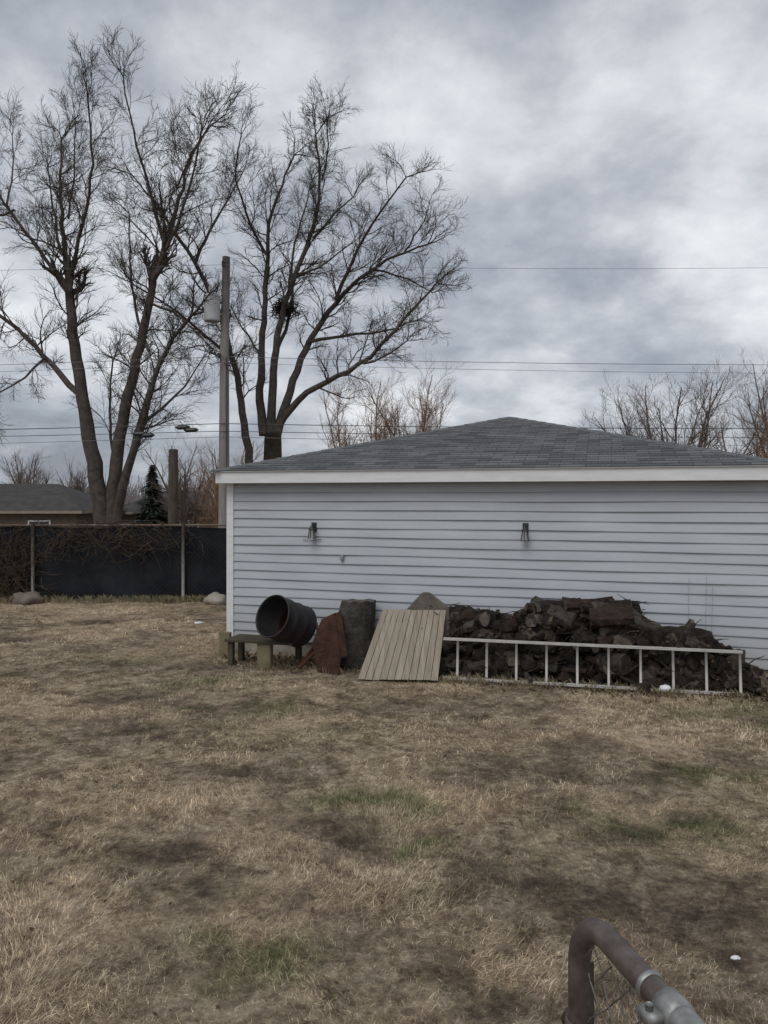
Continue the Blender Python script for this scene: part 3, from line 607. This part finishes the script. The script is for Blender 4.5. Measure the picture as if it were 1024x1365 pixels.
a=Acc(); a.tube([(.0,-.13,8.4),(.0,-.14,8.55)],.035,8); a.tube([(-.1,-.14,6.0),(-.1,-.14,6.12)],.04,8); a.tube([(0.1,-.15,.1),(.1,-.145,6.0)],.014,6); a.obj('insulators',black,e)
a=Acc()
def wire(pA,pB,sag,r=.010,mi=0):
    pA=np.array(pA,float);pB=np.array(pB,float); t=np.linspace(0,1,22)[:,None]; P=pA+(pB-pA)*t; P[:,2]-=(sag*4*t*(1-t))[:,0]; a.tube(P,r,4,cap=False,mi=mi)
PX,PY=-4.26,19.85
for z,zr,zl,s_,r,mi in [(8.45,9.0,8.4,.25,.0045,0),(6.02,6.1,5.5,.20,.007,0),(5.86,5.85,5.3,.22,.005,0),(4.25,4.35,3.9,.15,.010,1),(4.05,4.0,3.7,.12,.008,1),(3.9,3.75,3.45,.14,.006,0)]:
    wire((PX,PY,z),(26,20.5,zr),s_,r,mi); wire((PX,PY,z),(-34,19.5,zl),s_,r,mi)
a.obj('power_lines',[simple('wire_grey',(.14,.14,.15),(.18,.18,.19),3,.7,0),simple('wire_dark',(.04,.04,.042),(.06,.06,.062),3,.7,0)])
a=Acc()
for x,z in[(-5.1,4.08),(-5.32,4.15),(-6.25,3.94),(-6.45,3.98)]: a.tube([(x-.18,19.8,z),(x-.1,19.8,z-.01),(x+.12,19.8,z),(x+.2,19.8,z)],[.02,.06,.06,.02],8)
a.obj('cable_splice_case',black)
a=Acc(); a.tube([(-5.35,19,-.1),(-5.34,19,1.5),(-5.33,19,3.50)],[.14,.125,.115],12,jit=.05); a.tube([(-5.33,19,3.5),(-5.33,19,3.52)],[.12,.08],12)
a.obj('wooden_post',simple('post_brown',(.05,.04,.032),(.11,.09,.07),5,.95,.6,12,stretch=(4,4,.6)),smooth=False)
# ---------------------------------------------------------------- houses
def house(x0,x1,y0,y1,zb,ze_,zr,wall_m,roof_m):
    e=empty('brick_house'); a=Acc(); a.box(((x0+x1)/2,(y0+y1)/2,(zb+ze_)/2),(x1-x0,y1-y0,ze_-zb)); a.obj('walls',wall_m,e)
    o=.5; ym=(y0+y1)/2; a=Acc()
    hp=(y1-y0)*.35
    a.add([(x0-o,y0-o,ze_),(x1+o,y0-o,ze_),(x1+o,y1+o,ze_),(x0-o,y1+o,ze_),(x0+hp,ym,zr),(x1-hp,ym,zr)],[(0,1,5,4),(1,2,5),(2,3,4,5),(3,0,4)]); a.obj('roof',roof_m,e)
    a=Acc(); a.box(((x0+x1)/2,y0-o,ze_-.09),(x1-x0+2*o,.04,.16)); a.box((x1+o,ym,ze_-.09),(.04,y1-y0+2*o-.05,.158)); a.obj('fascia',tanw,e)
    a=Acc();f_=Acc()
    k=int((x1-x0)/3.2)
    for i in range(k):
        xc=x0+(i+.7)*(x1-x0)/(k+.4)
        f_.box((xc,y0-.02,ze_-1.15),(1.3,.06,1.2)); a.box((xc,y0-.056,ze_-1.15),(1.12,.02,1.02)); f_.box((xc,y0-.075,ze_-1.15),(.05,.02,1.02))
    f_.box((x0+(x1-x0)*.08,y0-.03,zb+1.05),(.95,.07,2.1)); f_.obj('window_frames_door',white,e); a.obj('window_glass',simple('dark_glass',(.02,.022,.025),(.04,.042,.05),1,.15,0),e)
brick=simple('brown_brick',(.085,.068,.058),(.13,.105,.09),3,.9,.2); roofd=simple('dark_roof',(.040,.038,.038),(.075,.07,.068),2,.95,.2); tanw=simple('tan_siding',(.2,.17,.14),(.26,.225,.19),2,.9,.1)
house(-34,-17.6,43,51,-1.5,1.55,3.15,brick,roofd)
house(-18.0,-10.9,50,57,-1.5,1.35,2.75,tanw,roofd)
house(-8,6,58,66,-1.5,1.5,3.4,brick,roofd)
house(14,30,55,63,-1.5,1.6,3.4,tanw,roofd)
# ---------------------------------------------------------------- chain link gate (foreground)
e=empty('chain_link_gate',(.354,1.36,0),math.atan2(-.973,.23))
gp=simple('gate_pipe_rust',(.045,.032,.027),(.15,.12,.108),22,.42,.35,70,metal=.3,dist=.004)
TOP=1.556; r=.10; GL=1.12
pts=[(0,0,.12),(0,0,.8),(0,0,TOP-r)]+[(r-r*math.cos(t),0,TOP-r+r*math.sin(t)) for t in np.linspace(.15,math.pi/2,12)]+[(.3,0,TOP),(GL-r,0,TOP)]+[(GL-r+r*math.sin(t),0,TOP-r+r*math.cos(t)) for t in np.linspace(.15,math.pi/2,8)]+[(GL,0,.8),(GL,0,.12)]
def tubeY(a,pts,rad,sides=16):
    P=np.array(pts,float); T=np.gradient(P,axis=0); T/=np.linalg.norm(T,axis=1,keepdims=True); Bv=np.array([0.,1,0]); k=len(P); vs=[]
    R_=np.broadcast_to(rad,(k,))
    for p,t,rr_ in zip(P,T,R_):
        n_=np.cross(t,Bv)
        for j in range(sides): th=2*math.pi*j/sides; vs.append(p+rr_*(math.cos(th)*n_+math.sin(th)*Bv))
    a.add(vs,[(i*sides+j,i*sides+(j+1)%sides,(i+1)*sides+(j+1)%sides,(i+1)*sides+j) for i in range(k-1) for j in range(sides)])
a=Acc(); tubeY(a,pts,.0205,20); tubeY(a,[(0.02,0,.14),(GL-.02,0,.14)],.019); a.obj('frame',gp,e,smooth=True)
gal2=simple('galv_fitting',(.16,.16,.155),(.36,.36,.35),26,.42,.3,metal=.5,dist=.003)
a=Acc(); tubeY(a,[(.217,0,TOP),(.220,0,TOP),(.225,0,TOP),(.228,0,TOP)],[.0208,.0235,.0235,.0208],20)
tubeY(a,[(.262,0,TOP),(.264,0,TOP),(.300,0,TOP),(.302,0,TOP)],[.0208,.0255,.0255,.0208],20); a.box((.282,-.034,TOP),(.03,.03,.018)); a.tube([(.282,-.04,TOP-.018),(.282,-.04,TOP+.018)],.006,8)
tubeY(a,[(.30,0,TOP),(.56,0,TOP)],.0222,20)
a.obj('rail_bands',gal2,e,smooth=True)
a=Acc(); lz=1.335
tubeY(a,[(0,0,lz-.022),(0,0,lz-.02),(0,0,lz+.02),(0,0,lz+.022)],[.0215,.026,.026,.0215]); a.tube([(-.02,0,lz),(-.045,.0,lz+.004),(-.06,.0,lz-.02),(-.055,0,lz-.05)],.007,8); a.obj('latch_fork',gp,e,smooth=True)
a=Acc(); cell=.057; x0,x1,zb,zt=.03,GL-.03,.16,TOP-.028
def inb(x,z):
    if x<x0 or x>x1 or z<zb or z>zt: return False
    if x<r and z>TOP-r and math.hypot(x-r,z-(TOP-r))>r-.022: return False
    return True
for sgn in(1,-1):
    c=-3.0
    while c<3.0:
        seg=[]
        for z in np.arange(zb,zt,.0095):
            x=c+sgn*(z-zb)*.95; ph=(z-zb)/cell*math.pi
            if inb(x,z): seg.append((x+.0015*math.sin(ph*2),.0035*math.sin(ph+(0 if sgn>0 else math.pi)),z))
            else:
                if len(seg)>2: a.tube(seg,.0015,5,cap=False)
                seg=[]
        if len(seg)>2: a.tube(seg,.0015,5,cap=False)
        c+=cell
a.tube([(.045,0,zb),(.045,0,TOP-.07)],.004,6); a.obj('mesh',simple('mesh_wire',(.08,.07,.062),(.18,.17,.16),14,.6,.15,metal=.2,dist=.003),e,smooth=True)
print('done')
